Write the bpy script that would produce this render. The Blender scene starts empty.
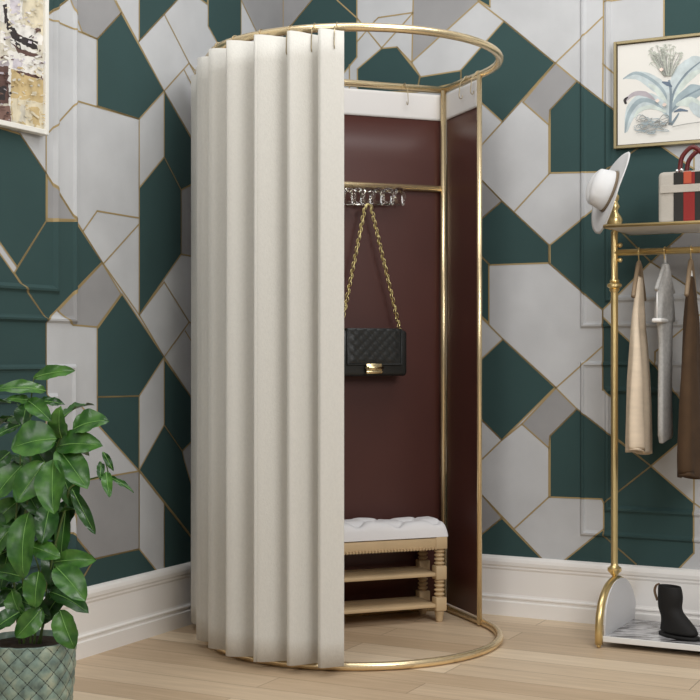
import bpy, bmesh, math, random
from mathutils import Vector, Matrix, noise
PI = math.pi
C = bpy.context.scene.collection
F = 1350.0; H = .988; HY = 355.0; HX = 350.0
V = Vector

# ------------------------------------------------------------------ materials
def lin(c):
    return tuple(((v/255)/12.92 if v/255 <= .04045 else ((v/255+.055)/1.055)**2.4) for v in c) + (1,)
def mat(name, rgb, rough=.5, metal=0, bump=0, bscale=50, var=0, vscale=4, stretch=(1,1,1), trans=0, alpha=1, sheen=0, coat=0, ior=1.45):
    m = bpy.data.materials.new(name); m.use_nodes = True
    nt = m.node_tree; b = nt.nodes['Principled BSDF']
    b.inputs['Base Color'].default_value = lin(rgb)
    b.inputs['Roughness'].default_value = rough
    b.inputs['Metallic'].default_value = metal
    b.inputs['Transmission Weight'].default_value = trans
    b.inputs['Alpha'].default_value = alpha
    b.inputs['Sheen Weight'].default_value = sheen
    b.inputs['Coat Weight'].default_value = coat
    b.inputs['IOR'].default_value = ior
    tc = nt.nodes.new('ShaderNodeTexCoord'); mp = nt.nodes.new('ShaderNodeMapping')
    mp.inputs['Scale'].default_value = stretch
    nt.links.new(tc.outputs['Object'], mp.inputs['Vector'])
    if var:
        n = nt.nodes.new('ShaderNodeTexNoise'); n.inputs['Scale'].default_value = vscale; n.inputs['Detail'].default_value = 6
        nt.links.new(mp.outputs['Vector'], n.inputs['Vector'])
        r = nt.nodes.new('ShaderNodeValToRGB')
        c = lin(rgb)
        r.color_ramp.elements[0].position = .3; r.color_ramp.elements[1].position = .7
        r.color_ramp.elements[0].color = tuple(x*(1-var) for x in c[:3]) + (1,)
        r.color_ramp.elements[1].color = tuple(min(1, x*(1+var)) for x in c[:3]) + (1,)
        nt.links.new(n.outputs['Fac'], r.inputs['Fac']); nt.links.new(r.outputs['Color'], b.inputs['Base Color'])
    if bump:
        n = nt.nodes.new('ShaderNodeTexNoise'); n.inputs['Scale'].default_value = bscale; n.inputs['Detail'].default_value = 4
        nt.links.new(mp.outputs['Vector'], n.inputs['Vector'])
        bp = nt.nodes.new('ShaderNodeBump'); bp.inputs['Strength'].default_value = bump; bp.inputs['Distance'].default_value = .002
        nt.links.new(n.outputs['Fac'], bp.inputs['Height']); nt.links.new(bp.outputs['Normal'], b.inputs['Normal'])
    return m
M = {}
M['paper_light'] = mat('wallpaper_light', (186,187,188), .75, var=.07, vscale=6, bump=.15, bscale=200)
M['paper_grey'] = mat('wallpaper_grey', (146,145,145), .75, var=.07, vscale=6, bump=.15, bscale=200)
M['paper_dark'] = mat('wallpaper_teal', (46,71,70), .85, var=.05, vscale=5, bump=.1, bscale=200)
M['paper_gold'] = mat('wallpaper_gold', (164,143,100), .5, metal=.2)
M['trim'] = mat('painted_trim', (236,232,227), .42)
M['brass'] = mat('brass', (236,214,172), .27, metal=.82)
M['brass2'] = mat('aged_brass', (226,200,142), .28, metal=.85, var=.06, vscale=9)
M['hookm'] = mat('hook_metal', (170,155,125), .3, metal=1)
M['curtain'] = mat('cream_linen', (203,200,192), .9, bump=.5, bscale=260, var=.03, vscale=160, stretch=(1,1,.6), sheen=.15)
M['band'] = mat('white_cloth', (212,209,206), .85, bump=.1, bscale=120)
M['maroon'] = mat('maroon_leather', (74,41,35), .38, var=.10, vscale=2.2, bump=.06, bscale=240)
M['blackleather'] = mat('black_leather', (34,35,34), .38, bump=.3, bscale=300)
M['chain'] = mat('chain_gold', (205,190,135), .28, metal=1)
M['lock'] = mat('lock_gold', (225,205,160), .22, metal=1)
M['glass'] = mat('clear_acrylic', (250,248,240), .12, trans=1, ior=1.45)
M['oak'] = mat('bench_oak', (198,172,134), .55, var=.12, vscale=7, stretch=(1,1,1), bump=.2, bscale=60)
M['cushion'] = mat('cushion_linen', (226,224,224), .85, bump=.15, bscale=150)
M['felt'] = mat('white_felt', (212,211,210), .9, bump=.15, bscale=200)
M['ribbon'] = mat('brown_ribbon', (122,106,86), .7)
M['canvas'] = mat('cream_canvas', (176,169,158), .75, bump=.4, bscale=220, var=.05, vscale=25)
M['redleather'] = mat('dark_red_leather', (92,24,22), .35)
M['webred'] = mat('red_webbing', (132,34,30), .8, bump=.3, bscale=300)
M['weborange'] = mat('orange_webbing', (176,80,54), .8)
M['webblack'] = mat('black_webbing', (38,36,32), .8)
M['silver'] = mat('silver', (225,225,225), .15, metal=1)
M['tan'] = mat('tan_cotton', (216,198,174), .9, bump=.35, bscale=90, var=.06, vscale=14, stretch=(1,1,5))
M['greyknit'] = mat('grey_knit', (176,174,170), .95, bump=.8, bscale=300, var=.12, vscale=90)
M['brown'] = mat('brown_cloth', (72,52,32), .9, bump=.4, bscale=130, var=.15, vscale=20)
M['darkbrown'] = mat('dark_brown_cloth', (52,36,22), .9, bump=.4, bscale=130, var=.12, vscale=20)
M['hangerwood'] = mat('hanger_wood', (138,118,94), .5, var=.1, vscale=12)
M['whiteplastic'] = mat('white_plastic', (226,224,220), .35)
M['shelfunder'] = mat('shelf_board', (214,211,206), .5)
M['frost'] = mat('frosted_acrylic', (226,226,228), .3, alpha=.8)
M['blacksuede'] = mat('black_suede', (18,16,15), .75, bump=.4, bscale=250)
M['tanstrap'] = mat('tan_leather', (120,96,72), .6)
M['picgold'] = mat('picture_frame_gold', (160,146,112), .35, metal=.8)
M['picdark'] = mat('frame_dark_lip', (62,54,38), .5)
M['picwhite'] = mat('picture_frame_white', (228,226,218), .45)
M['artpaper'] = mat('art_paper', (220,217,210), .8)
M['soil'] = mat('potting_soil', (48,36,24), .95, bump=1, bscale=90, var=.3, vscale=60)
M['stem'] = mat('plant_stem', (84,104,52), .6)
M['grout'] = mat('pot_groove', (50,58,54), .8)
for k, c in dict(pale_blue=(188,198,199), blue_grey=(152,166,171), slate=(124,138,146), mint=(198,207,200), navy=(96,110,126), ink=(140,140,136),
                 sage=(184,188,176), blush=(228,208,196), ochre=(194,172,126), sand=(212,202,176), umber=(92,68,62), cocoa=(126,98,88), charcoal=(52,46,46),
                 lilac=(196,190,196), chalk=(224,221,214), putty=(202,196,180), mauve=(172,164,168)).items():
    M[k] = mat('paint_'+k, c, .7, var=.16, vscale=30)

def leafmat(name, c1, c2):
    m = mat(name, c1, .3); nt = m.node_tree; b = nt.nodes['Principled BSDF']
    tc = nt.nodes.new('ShaderNodeTexCoord'); n = nt.nodes.new('ShaderNodeTexNoise'); n.inputs['Scale'].default_value = 30
    nt.links.new(tc.outputs['Object'], n.inputs['Vector'])
    r = nt.nodes.new('ShaderNodeValToRGB'); r.color_ramp.elements[0].color = lin(c1); r.color_ramp.elements[1].color = lin(c2)
    r.color_ramp.elements[0].position = .35; r.color_ramp.elements[1].position = .7
    nt.links.new(n.outputs['Fac'], r.inputs['Fac']); nt.links.new(r.outputs['Color'], b.inputs['Base Color'])
    return m
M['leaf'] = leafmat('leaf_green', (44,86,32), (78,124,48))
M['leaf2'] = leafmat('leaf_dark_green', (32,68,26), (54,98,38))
M['vein'] = mat('leaf_vein', (122,166,88), .5)

# pot glaze
def pot_material():
    m = mat('glazed_pot', (128,144,132), .32, coat=.3); nt = m.node_tree; b = nt.nodes['Principled BSDF']
    tc = nt.nodes.new('ShaderNodeTexCoord'); n = nt.nodes.new('ShaderNodeTexNoise'); n.inputs['Scale'].default_value = 28; n.inputs['Detail'].default_value = 8
    nt.links.new(tc.outputs['Object'], n.inputs['Vector'])
    r = nt.nodes.new('ShaderNodeValToRGB'); e = r.color_ramp.elements
    e[0].position = .32; e[0].color = lin((84,102,98)); e[1].position = .72; e[1].color = lin((164,172,152))
    k = e.new(.52); k.color = lin((126,146,134))
    nt.links.new(n.outputs['Fac'], r.inputs['Fac']); nt.links.new(r.outputs['Color'], b.inputs['Base Color'])
    return m
M['pot'] = pot_material()

def floor_material():
    m = bpy.data.materials.new('oak_floor'); m.use_nodes = True; nt = m.node_tree; b = nt.nodes['Principled BSDF']
    N = nt.nodes.new; L = nt.links.new
    tc = N('ShaderNodeTexCoord')
    br = N('ShaderNodeTexBrick'); br.offset = .37; br.offset_frequency = 2
    br.inputs['Scale'].default_value = 1; br.inputs['Brick Width'].default_value = 1.15; br.inputs['Row Height'].default_value = .14
    br.inputs['Mortar Size'].default_value = .0012; br.inputs['Mortar Smooth'].default_value = .1
    br.inputs['Color1'].default_value = lin((232,211,182)); br.inputs['Color2'].default_value = lin((194,168,137)); br.inputs['Mortar'].default_value = lin((140,116,90))
    L(tc.outputs['Object'], br.inputs['Vector'])
    mp = N('ShaderNodeMapping'); mp.inputs['Scale'].default_value = (1.2, 16, 1); L(tc.outputs['Object'], mp.inputs['Vector'])
    n = N('ShaderNodeTexNoise'); n.inputs['Scale'].default_value = 2.6; n.inputs['Detail'].default_value = 9; n.inputs['Roughness'].default_value = .62; n.inputs['Distortion'].default_value = .7
    L(mp.outputs['Vector'], n.inputs['Vector'])
    r = N('ShaderNodeValToRGB'); r.color_ramp.elements[0].position = .3; r.color_ramp.elements[1].position = .7
    r.color_ramp.elements[0].color = (.66,.63,.59,1); r.color_ramp.elements[1].color = (1.0,1.0,1.0,1)
    L(n.outputs['Fac'], r.inputs['Fac'])
    mx = N('ShaderNodeMixRGB'); mx.blend_type = 'MULTIPLY'; mx.inputs['Fac'].default_value = .6
    L(br.outputs['Color'], mx.inputs['Color1']); L(r.outputs['Color'], mx.inputs['Color2']); L(mx.outputs['Color'], b.inputs['Base Color'])
    b.inputs['Roughness'].default_value = .5
    bp = N('ShaderNodeBump'); bp.inputs['Strength'].default_value = .12; bp.inputs['Distance'].default_value = .002
    L(n.outputs['Fac'], bp.inputs['Height']); L(bp.outputs['Normal'], b.inputs['Normal'])
    return m
M['floor'] = floor_material()

def marble_material():
    m = mat('grey_marble_board', (214,212,212), .15); nt = m.node_tree; b = nt.nodes['Principled BSDF']
    tc = nt.nodes.new('ShaderNodeTexCoord'); mp = nt.nodes.new('ShaderNodeMapping'); mp.inputs['Scale'].default_value = (1, 3.5, 1)
    n = nt.nodes.new('ShaderNodeTexNoise'); n.inputs['Scale'].default_value = 6; n.inputs['Detail'].default_value = 7; n.inputs['Distortion'].default_value = 2.2
    nt.links.new(tc.outputs['Object'], mp.inputs['Vector']); nt.links.new(mp.outputs['Vector'], n.inputs['Vector'])
    r = nt.nodes.new('ShaderNodeValToRGB'); e = r.color_ramp.elements
    e[0].position = .38; e[0].color = lin((60,56,56)); e[1].position = .6; e[1].color = lin((206,204,204))
    nt.links.new(n.outputs['Fac'], r.inputs['Fac']); nt.links.new(r.outputs['Color'], b.inputs['Base Color'])
    return m
M['marble'] = marble_material()

# ------------------------------------------------------------------ object helpers
WM = {}
def tag(o, label=None, cat=None, group=None, kind=None):
    if label: o['label'] = label
    if cat: o['category'] = cat
    if group: o['group'] = group
    if kind: o['kind'] = kind
    return o
def thing(name, loc, label, cat, group=None):
    o = bpy.data.objects.new(name, None); C.objects.link(o); o.location = loc; o.empty_display_size = .05
    WM[o.name] = V(loc)
    return tag(o, label, cat, group)
def obj(name, bm, mats, parent=None, smooth=True, loc=None, rotz=0):
    """bm is in world coordinates; the object's origin goes to its base (or parent's origin)."""
    if not isinstance(mats, (list, tuple)): mats = [mats]
    if parent is not None: org = WM[parent.name]
    elif loc is not None: org = V(loc)
    else:
        xs = [v.co for v in bm.verts]
        org = V(((min(c.x for c in xs)+max(c.x for c in xs))/2, (min(c.y for c in xs)+max(c.y for c in xs))/2, min(c.z for c in xs)))
    bmesh.ops.translate(bm, verts=bm.verts, vec=-org)
    if rotz: bmesh.ops.rotate(bm, verts=bm.verts, cent=(0,0,0), matrix=Matrix.Rotation(-rotz, 3, 'Z'))
    me = bpy.data.meshes.new(name); bm.to_mesh(me); bm.free()
    for m in mats: me.materials.append(M[m] if isinstance(m, str) else m)
    for p in me.polygons: p.use_smooth = smooth
    o = bpy.data.objects.new(name, me); C.objects.link(o)
    if parent is not None: o.parent = parent
    else: o.location = org; o.rotation_euler.z = rotz
    WM[o.name] = org
    return o
def sharp(o, ang=35):
    o.data.shade_smooth() if hasattr(o.data, 'shade_smooth') else None
    bm = bmesh.new(); bm.from_mesh(o.data)
    for e in bm.edges:
        if len(e.link_faces) == 2 and e.calc_face_angle(0) > math.radians(ang): e.smooth = False
    bm.to_mesh(o.data); bm.free(); return o
def frame_of(t):
    t = t.normalized(); a = V((0,0,1)) if abs(t.z) < .9 else V((1,0,0))
    n = t.cross(a).normalized(); return n, n.cross(t).normalized()
def tube(bm, pts, r, seg=12, closed=False, cap=True, flat=1.0):
    pts = [V(p) for p in pts]; n = len(pts); rs = r if isinstance(r, (list, tuple)) else [r]*n
    rings = []; N0 = None
    for i, p in enumerate(pts):
        if closed: t = pts[(i+1) % n]-pts[i-1]
        else: t = pts[min(i+1, n-1)]-pts[max(i-1, 0)]
        t = t.normalized()
        if N0 is None: N0, _ = frame_of(t)
        N0 = (N0 - t*N0.dot(t)).normalized(); B = t.cross(N0)
        rings.append([bm.verts.new(p + (N0*math.cos(2*PI*k/seg)+B*math.sin(2*PI*k/seg)*flat)*rs[i]) for k in range(seg)])
    m = n if closed else n-1
    for i in range(m):
        a, b = rings[i], rings[(i+1) % n]
        for k in range(seg): bm.faces.new((a[k], a[(k+1) % seg], b[(k+1) % seg], b[k]))
    if not closed and cap:
        bm.faces.new(rings[0][::-1]); bm.faces.new(rings[-1])
    return bm
def lathe(bm, prof, base, axis=(0,0,1), seg=24, caps=True):
    """prof: list of (radius, distance along axis)"""
    axis = V(axis).normalized(); n, b = frame_of(axis); base = V(base); rings = []
    for r, h in prof:
        r = max(r, 1e-4)
        rings.append([bm.verts.new(base+axis*h+(n*math.cos(2*PI*k/seg)+b*math.sin(2*PI*k/seg))*r) for k in range(seg)])
    for i in range(len(rings)-1):
        for k in range(seg): bm.faces.new((rings[i][k], rings[i][(k+1) % seg], rings[i+1][(k+1) % seg], rings[i+1][k]))
    if caps: bm.faces.new(rings[0][::-1]); bm.faces.new(rings[-1])
    return bm
def box(bm, c, ax, ay, az, sx, sy, sz, bev=0, seg=2, mi=0):
    """centre c, unit axes, full sizes"""
    c = V(c); ax = V(ax); ay = V(ay); az = V(az)
    tmp = bmesh.new(); bmesh.ops.create_cube(tmp, size=1)
    for v in tmp.verts: v.co = V((v.co.x*sx, v.co.y*sy, v.co.z*sz))
    if bev: bmesh.ops.bevel(tmp, geom=tmp.edges[:], offset=bev, segments=seg, affect='EDGES', profile=.5)
    mp = {}
    for v in tmp.verts: mp[v] = bm.verts.new(c+ax*v.co.x+ay*v.co.y+az*v.co.z)
    for f in tmp.faces:
        g = bm.faces.new([mp[v] for v in f.verts]); g.material_index = mi
    tmp.free(); return bm
def ball(bm, c, r, sc=(1,1,1), u=16, v=10):
    ret = bmesh.ops.create_uvsphere(bm, u_segments=u, v_segments=v, radius=r)
    for q in ret['verts']: q.co = V((q.co.x*sc[0], q.co.y*sc[1], q.co.z*sc[2]))+V(c)
    return bm
def grid(bm, fn, nu, nv, closed_u=False, mi=0):
    g = [[bm.verts.new(fn(i/(nu if closed_u else nu-1), j/(nv-1))) for j in range(nv)] for i in range(nu)]
    for i in range(nu if closed_u else nu-1):
        for j in range(nv-1):
            a = (i+1) % nu
            f = bm.faces.new((g[i][j], g[a][j], g[a][j+1], g[i][j+1])); f.material_index = mi
    return g
def at(px, py, depth):
    return V(((px-HX)/F*depth, depth, H+(HY-py)/F*depth))
def catmull(P, n=8):
    P = [V(p) for p in P]; out = []
    for i in range(len(P)-1):
        p0 = P[max(i-1,0)]; p1 = P[i]; p2 = P[i+1]; p3 = P[min(i+2,len(P)-1)]
        for k in range(n):
            t = k/n
            out.append(.5*((2*p1)+(p2-p0)*t+(2*p0-5*p1+4*p2-p3)*t*t+(3*p1-p0-3*p2+p3)*t**3))
    out.append(P[-1]); return out

# ------------------------------------------------------------------ room
K0 = V((-.277, 5.59, 0))                       # the corner of the room on the floor
EL = V((-.4603, -.8878, 0)).normalized(); NL = V((.8878, -.4603, 0)).normalized()   # left wall, its normal into the room
ER = V((.8877, -.4604, 0)).normalized(); NR = V((-.4604, -.8877, 0)).normalized()   # right wall
ANG_R = math.atan2(ER.y, ER.x)
UP = V((0,0,1))
def wuv(px, py, D, off=0, N=None):
    o = K0 + (N*off if N is not None else V((0,0,0)))
    rx = (px-HX)/F                              # o.x+u*D.x = t*rx ; o.y+u*D.y = t
    u = (o.y*rx-o.x)/(D.x-D.y*rx); t = o.y+u*D.y
    return (u, H+(HY-py)/F*t)

bm = bmesh.new()
c = V((0,3,0))
vs = [c+ER*a+NR*b for a, b in ((-4.5,-4.5),(4.5,-4.5),(4.5,4.5),(-4.5,4.5))]
# floor polygon limited to the room: corner, along both walls
pts = [K0-NL*.02-NR*.02, K0+EL*5.6-NL*.02, K0+EL*5.6+ER*3.6, K0+ER*3.6-NR*.02]
bot = [bm.verts.new(p-UP*.04) for p in pts]; top = [bm.verts.new(p) for p in pts]
bm.faces.new(top[::-1] if False else top); bm.faces.new(bot[::-1])
for i in range(4): bm.faces.new((bot[i], bot[(i+1)%4], top[(i+1)%4], top[i]))
bmesh.ops.recalc_face_normals(bm, faces=bm.faces)
o = obj('floor', bm, 'floor', smooth=False, loc=K0, rotz=ANG_R); tag(o, kind='structure')

def clip(poly, a, b, c):   # keep a*u+b*z<=c
    out = []
    for i in range(len(poly)):
        p, q = poly[i-1], poly[i]; dp = a*p[0]+b*p[1]-c; dq = a*q[0]+b*q[1]-c
        if (dp <= 0) != (dq <= 0):
            t = dp/(dp-dq); out.append((p[0]+(q[0]-p[0])*t, p[1]+(q[1]-p[1])*t))
        if dq <= 0: out.append(q)
    return out
def window(poly, u0, u1, z0, z1):
    for a, b, c in ((-1,0,-u0),(1,0,u1),(0,-1,-z0),(0,1,z1)):
        if len(poly) < 3: return []
        poly = clip(poly, a, b, c)
    return poly if len(poly) >= 3 else []
def strip(p, q, w):
    d = V((q[0]-p[0], q[1]-p[1])); L = d.length
    if L < 1e-5: return []
    d /= L; n = V((-d.y, d.x))*w/2; e = d*w*.45
    P = V(p)-e; Q = V(q)+e
    return [tuple(P+n), tuple(Q+n), tuple(Q-n), tuple(P-n)]
PROF = [(0,0),(.004,.004),(.008,.010),(.014,.011),(.019,.005),(.025,.003),(.034,.003),(.082,.003),(.092,.003),(.097,.006),(.102,.012),(.109,.013),(.115,.006),(.12,0)]
def prof(d):
    if d <= 0 or d >= .12: return 0
    for (a, x), (b, y) in zip(PROF, PROF[1:]):
        if a <= d <= b: return x+(y-x)*(d-a)/(b-a)
    return 0
def make_wall(name, D, N, length, darks, greys, lines, frames, copies, fill=None, w=.0056, pz=1.22, win=None, height=3.0):
    U = lambda p: wuv(p[0], p[1], D)
    layers = []   # (poly, mat index, offset)
    main = []
    for P in darks: main.append(([U(p) for p in P], 1, .0005))
    for P in greys: main.append(([U(p) for p in P], 2, .0004))
    for P in darks+greys:
        for i in range(len(P)):
            s = strip(U(P[i-1]), U(P[i]), w)
            if s: main.append((s, 3, .0009))
    for L in lines:
        for p, q in zip(L, L[1:]):
            s = strip(U(p), U(q), w)
            if s: main.append((s, 3, .0009))
    u0, u1, z0, z1 = win
    def put(du, dz, a0, a1, b0, b1):
        for P, m, of in main:
            Q = window([(p[0]+du, p[1]+dz) for p in P], a0, a1, b0, b1)
            if Q: layers.append((Q, m, of))
    put(0, 0, u0, u1, z0, z1)
    put(0, pz, u0, u1, z1, min(height, z1+pz))
    for k in range(1, copies+1):
        W = u1-u0
        put(k*W, 0, u0+k*W, min(length, u1+k*W), z0, z1); put(k*W, pz, u0+k*W, min(length, u1+k*W), z1, min(height, z1+pz))
    if fill:
        du, a0, a1, b0, b1 = fill; put(du, 0, a0, a1, b0, b1)
    bm = bmesh.new()
    def add(poly, mi, of):
        f = bm.faces.new([bm.verts.new((p[0], p[1], of)) for p in poly]); f.material_index = mi
        if f.normal.z < 0: f.normal_flip()
    add([(0,0),(length,0),(length,height),(0,height)], 0, 0)
    for P, m, of in layers: add(P, m, of)
    bmesh.ops.triangulate(bm, faces=bm.faces[:])
    bmesh.ops.dissolve_degenerate(bm, dist=1e-5, edges=bm.edges[:])
    def cut(co, no): bmesh.ops.bisect_plane(bm, geom=bm.verts[:]+bm.edges[:]+bm.faces[:], dist=1e-6, plane_co=co, plane_no=no)
    for (fu0, fu1, fz0, fz1) in frames:
        for d, _ in PROF:
            if fu0 < length: cut((fu0+d,0,0), (1,0,0))
            if fu1 < length: cut((fu1-d,0,0), (1,0,0))
            cut((0,fz0+d,0), (0,1,0))
            if fz1 < height: cut((0,fz1-d,0), (0,1,0))
        cut((fu0,fz0,0), (1,-1,0)); cut((fu0,fz1,0), (1,1,0))
    for v in bm.verts:
        h = 0
        for (fu0, fu1, fz0, fz1) in frames:
            d = min(v.co.x-fu0, fu1-v.co.x, v.co.y-fz0, fz1-v.co.y)
            h = max(h, prof(d))
        v.co.z += h
    for v in bm.verts: v.co = K0 + D*v.co.x + UP*v.co.y + N*v.co.z
    # a back face so that the wall has thickness
    q = [K0+D*a+UP*b-N*.1 for a, b in ((0,0),(length,0),(length,height),(0,height))]
    q2 = [K0+D*a+UP*b-N*.001 for a, b in ((0,0),(length,0),(length,height),(0,height))]
    B = [bm.verts.new(p) for p in q]; B2 = [bm.verts.new(p) for p in q2]
    bm.faces.new(B)
    for i in range(4): bm.faces.new((B[i], B[(i+1)%4], B2[(i+1)%4], B2[i]))
    o = obj(name, bm, ['paper_light','paper_dark','paper_grey','paper_gold'], smooth=False, loc=K0)
    return tag(o, kind='structure')

LD = [[(20,35),(69,-2),(69,-30),(20,-30)], [(97,39),(121,13),(164,91),(139,119),(97,106)], [(139,-12),(139,41),(177,0),(188,-12)],
      [(164,91),(191,137),(203,160),(203,178),(181,190),(164,157)], [(139,188),(164,157),(181,190),(181,254),(139,315)],
      [(-10,125),(20,134),(46,173),(46,221),(17,267),(-10,229)], [(46,221),(75,221),(102,262),(46,320),(14,273)],
      [(-10,240),(14,274),(46,320),(46,440),(40,470),(46,531),(46,620),(-10,620)],
      [(46,531),(72,533),(94,559),(80,582),(46,620)], [(139,549),(160,575),(160,600),(70,600),(94,559)],
      [(97,329),(122,294),(164,357),(139,396),(97,397)], [(164,359),(191,397),(203,415),(203,430),(182,451),(164,425)],
      [(97,397),(139,396),(139,471),(97,424)], [(139,470),(164,425),(182,451),(184,460),(191,484),(203,500),(203,551)],
      [(164,503),(215,568),(215,600),(164,600)], [(208,-12),(208,26),(219,46),(241,85),(241,-12)], [(190,-8),(207,4),(208,-12)]]
LG = [[(69,-2),(82,32),(97,39),(121,13),(108,-12),(69,-12)], [(47,176),(75,220),(47,219)], [(102,263),(121,294),(97,327),(73,325),(57,311)],
      [(139,471),(139,549),(94,559),(76,537),(72,505),(76,482)], [(181,190),(203,179),(203,259),(181,254)], [(241,0),(256,31),(283,85),(283,-12),(241,-12)]]
LL = [[(49,14),(69,-2)], [(20,7),(97,39)], [(116,1),(164,91),(203,159)], [(139,41),(177,0)], [(164,14),(189,63),(200,84)], [(164,91),(189,63),(196,72)], [(184,70),(200,101)],
      [(139,119),(139,188)], [(49,132),(77,101),(139,119)], [(97,106),(139,119)], [(46,134),(46,173)], [(20,134),(46,173),(75,219),(102,262),(139,315),(164,357),(203,415)],
      [(83,231),(97,211),(139,218)], [(103,264),(139,224)], [(139,315),(164,282)], [(164,282),(189,322),(203,330)], [(164,357),(189,322)], [(185,331),(203,360)],
      [(46,320),(46,400)], [(139,471),(139,549)], [(139,471),(215,568)], [(164,503),(164,600)], [(164,14),(205,-30)], [(97,424),(80,405)]]
RD = [[(270,48),(290,27),(312,0),(320,-12),(357,-12),(357,57),(330,90),(270,90)], [(381.6,48.5),(397,47),(420,76),(417,92),(357.5,92),(357.5,69)],
      [(420,77),(461,70.5),(461,82),(417,92)], [(504,21),(555,63),(502.5,122),(483,104),(461,86),(461,70)], [(478,0),(490,7),(490,-12),(474,-12)],
      [(577,81),(651,139),(604,172),(550,173),(550,110)], [(604,172),(651,139),(694,169),(694,224),(651,262),(646,257),(604,214)],
      [(550,245),(604,201),(604,214),(646,257),(651,262),(603,310),(550,264)], [(502,201),(549,245),(549,263),(490,265),(483,258),(478,253),(478,222)],
      [(470,246),(489,264),(489,323),(470,306)], [(503,339),(555.5,387),(502,440),(483,421),(470,408),(470,370)],
      [(577,409),(651,466),(604,503),(602,499),(550,497),(550,436)], [(603,317),(655,365),(681,400),(681,441),(651,466),(615,437),(615,400),(603,389)],
      [(651,466),(694,503),(694,553),(668,580),(640,590),(636,564),(604,536),(604,503)], [(565,560),(590,540),(604,529),(604,536),(636,564),(640,590),(560,590)],
      [(502,518),(545,562),(545,590),(465,590),(465,548)], [(664,-12),(664,37),(720,33),(720,-12)]]
RG = [[(413.5,-12),(487,-12),(478.5,1.5),(412,62)], [(555.5,63),(577,81),(550,110),(549,125),(523,102)], [(694,224),(712,210),(712,302),(651,262)],
      [(470,168),(502,201),(478,222),(470,232)], [(556,388),(577,409),(550,436),(549,448),(522,424)], [(483,496),(502,518),(465,548),(465,479)], [(283,-12),(283,34),(290,27),(312,0),(320,-12)]]
RL = [[(337,0),(357,18),(381.7,48),(413,13)], [(357,42),(375,21),(378.5,17.6),(413,12.6)], [(349.5,65),(349.5,90)], [(397,47),(412,63),(420,76)], [(478.5,1.5),(504,21),(555,63)],
      [(470,158),(502.5,122),(555.5,63),(603,17)], [(549,125),(549,174),(515,211)], [(470,168),(502,201),(549,245)], [(549,245),(549,263)], [(549,263),(603,310),(603,390)],
      [(470,306),(503,339),(556,388)], [(556,388),(603,346)], [(470,471),(502,440),(522,424)], [(502,440),(483,421)], [(549,448),(549,497),(515,528)], [(604,-12),(603,100)], [(603,64),(620,79)],
      [(577,81),(651,139)], [(577,409),(651,466)], [(694,140),(694,170)], [(651,262),(712,302)], [(604,2),(624,-1)], [(483,496),(545,562)], [(672,338),(655,352),(655,365)], [(672,338),(712,305)],
      [(681,400),(712,424)], [(694,503),(712,516)], [(694,470),(694,503)], [(603,317),(603,310)]]
uL = lambda p: wuv(p[0], p[1], EL); uR = lambda p: wuv(p[0], p[1], ER)
fL = [(uL((77,323))[0], 9, uL((77,324))[1], 9), (uL((76,364))[0], 9, .32, uL((76,364))[1])]
fR = [(uR((580,328))[0], 9, uR((580,328.5))[1], 9), (uR((580,361))[0], 9, uR((580,536))[1], uR((580,361))[1])]
a = uL((-7,300))[0]
make_wall('wall_left', EL, NL, 5.6, LD, LG, LL, fL, 2, pz=uL((121,13))[1]-uL((121,294))[1], win=(0, a, .19, uL((281,-6))[1]))
u480, u710, u300 = uR((484,300))[0], uR((710,300))[0], uR((296,300))[0]
ztop = uR((285,-8))[1]
make_wall('wall_right', ER, NR, 3.6, RD, RG, RL, fR, 1, pz=uR((555,63))[1]-uR((555,387))[1], win=(0, u710, .19, ztop),
          fill=(-(u710-u480), max(0, u480-(u710-u480)), uR((470,300))[0], .19, uR((420,96))[1]))

def baseboard(name, D, N, length, s0):
    P = [(0,0),(.024,0),(.024,.050),(.018,.054),(.018,.060),(.022,.064),(.022,.068),(.016,.072),(.014,.078),(.014,.165),(.017,.172),(.017,.178),(.020,.184),(.021,.196),(.018,.206),(.013,.212),(.004,.216),(0,.216)]
    bm = bmesh.new(); R = []
    for u in (s0, length): R.append([bm.verts.new(K0+D*(u)+N*(a+.0135*0)+UP*b) for a, b in P])
    for i in range(len(P)): bm.faces.new((R[0][i], R[1][i], R[1][(i+1)%len(P)], R[0][(i+1)%len(P)]))
    bm.faces.new(R[0]); bm.faces.new(R[1][::-1]); bmesh.ops.recalc_face_normals(bm, faces=bm.faces)
    for v in bm.verts: v.co.z *= 1.04
    o = obj(name, bm, 'trim', smooth=False, loc=K0); return tag(o, kind='structure')
baseboard('baseboard_left', EL, NL, 5.6, 0); baseboard('baseboard_right', ER, NR, 3.6, .0)

# ------------------------------------------------------------------ the dressing cubicle
R0 = .506; CC = V((.015, 4.726, 0)); BD = V((.934,.358,0)).normalized(); SD = V((.358,-.934,0)).normalized()   # back direction, side direction (to the front)
TL = .345; TR = .0135
def ring_pts(z, r=R0, n=48):
    P = [CC-BD*(r-.036)-SD*TL]
    for k in range(n+1):
        a = PI - PI*k/n
        P.append(CC+BD*math.cos(a)*r+SD*math.sin(a)*r)
    P.append(CC+BD*r-SD*TL)
    return [p+UP*z for p in P]
ZT = 2.013
KR = CC+BD*R0-SD*TL; KL = CC-BD*(R0-.036)-SD*TL; PR = CC+BD*(R0-.013)-SD*.012; PL = CC-BD*R0
cub = thing('dressing_cubicle', CC, 'round-fronted brass tube frame standing in the corner of the room', 'changing room frame')
def loop(name, z):
    bm = bmesh.new(); P = ring_pts(z); tube(bm, P, TR, 14)
    obj(name, bm, 'brass', cub)
loop('top_rail', ZT); loop('base_rail', TR+.0005)
for nm, z in (('back_rail', ZT), ('back_rail', TR+.0005)):
    bm = bmesh.new(); tube(bm, [KL+UP*z-BD*.004, KR+UP*z+BD*.004], TR, 14); obj(nm, bm, 'brass', cub)
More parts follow.
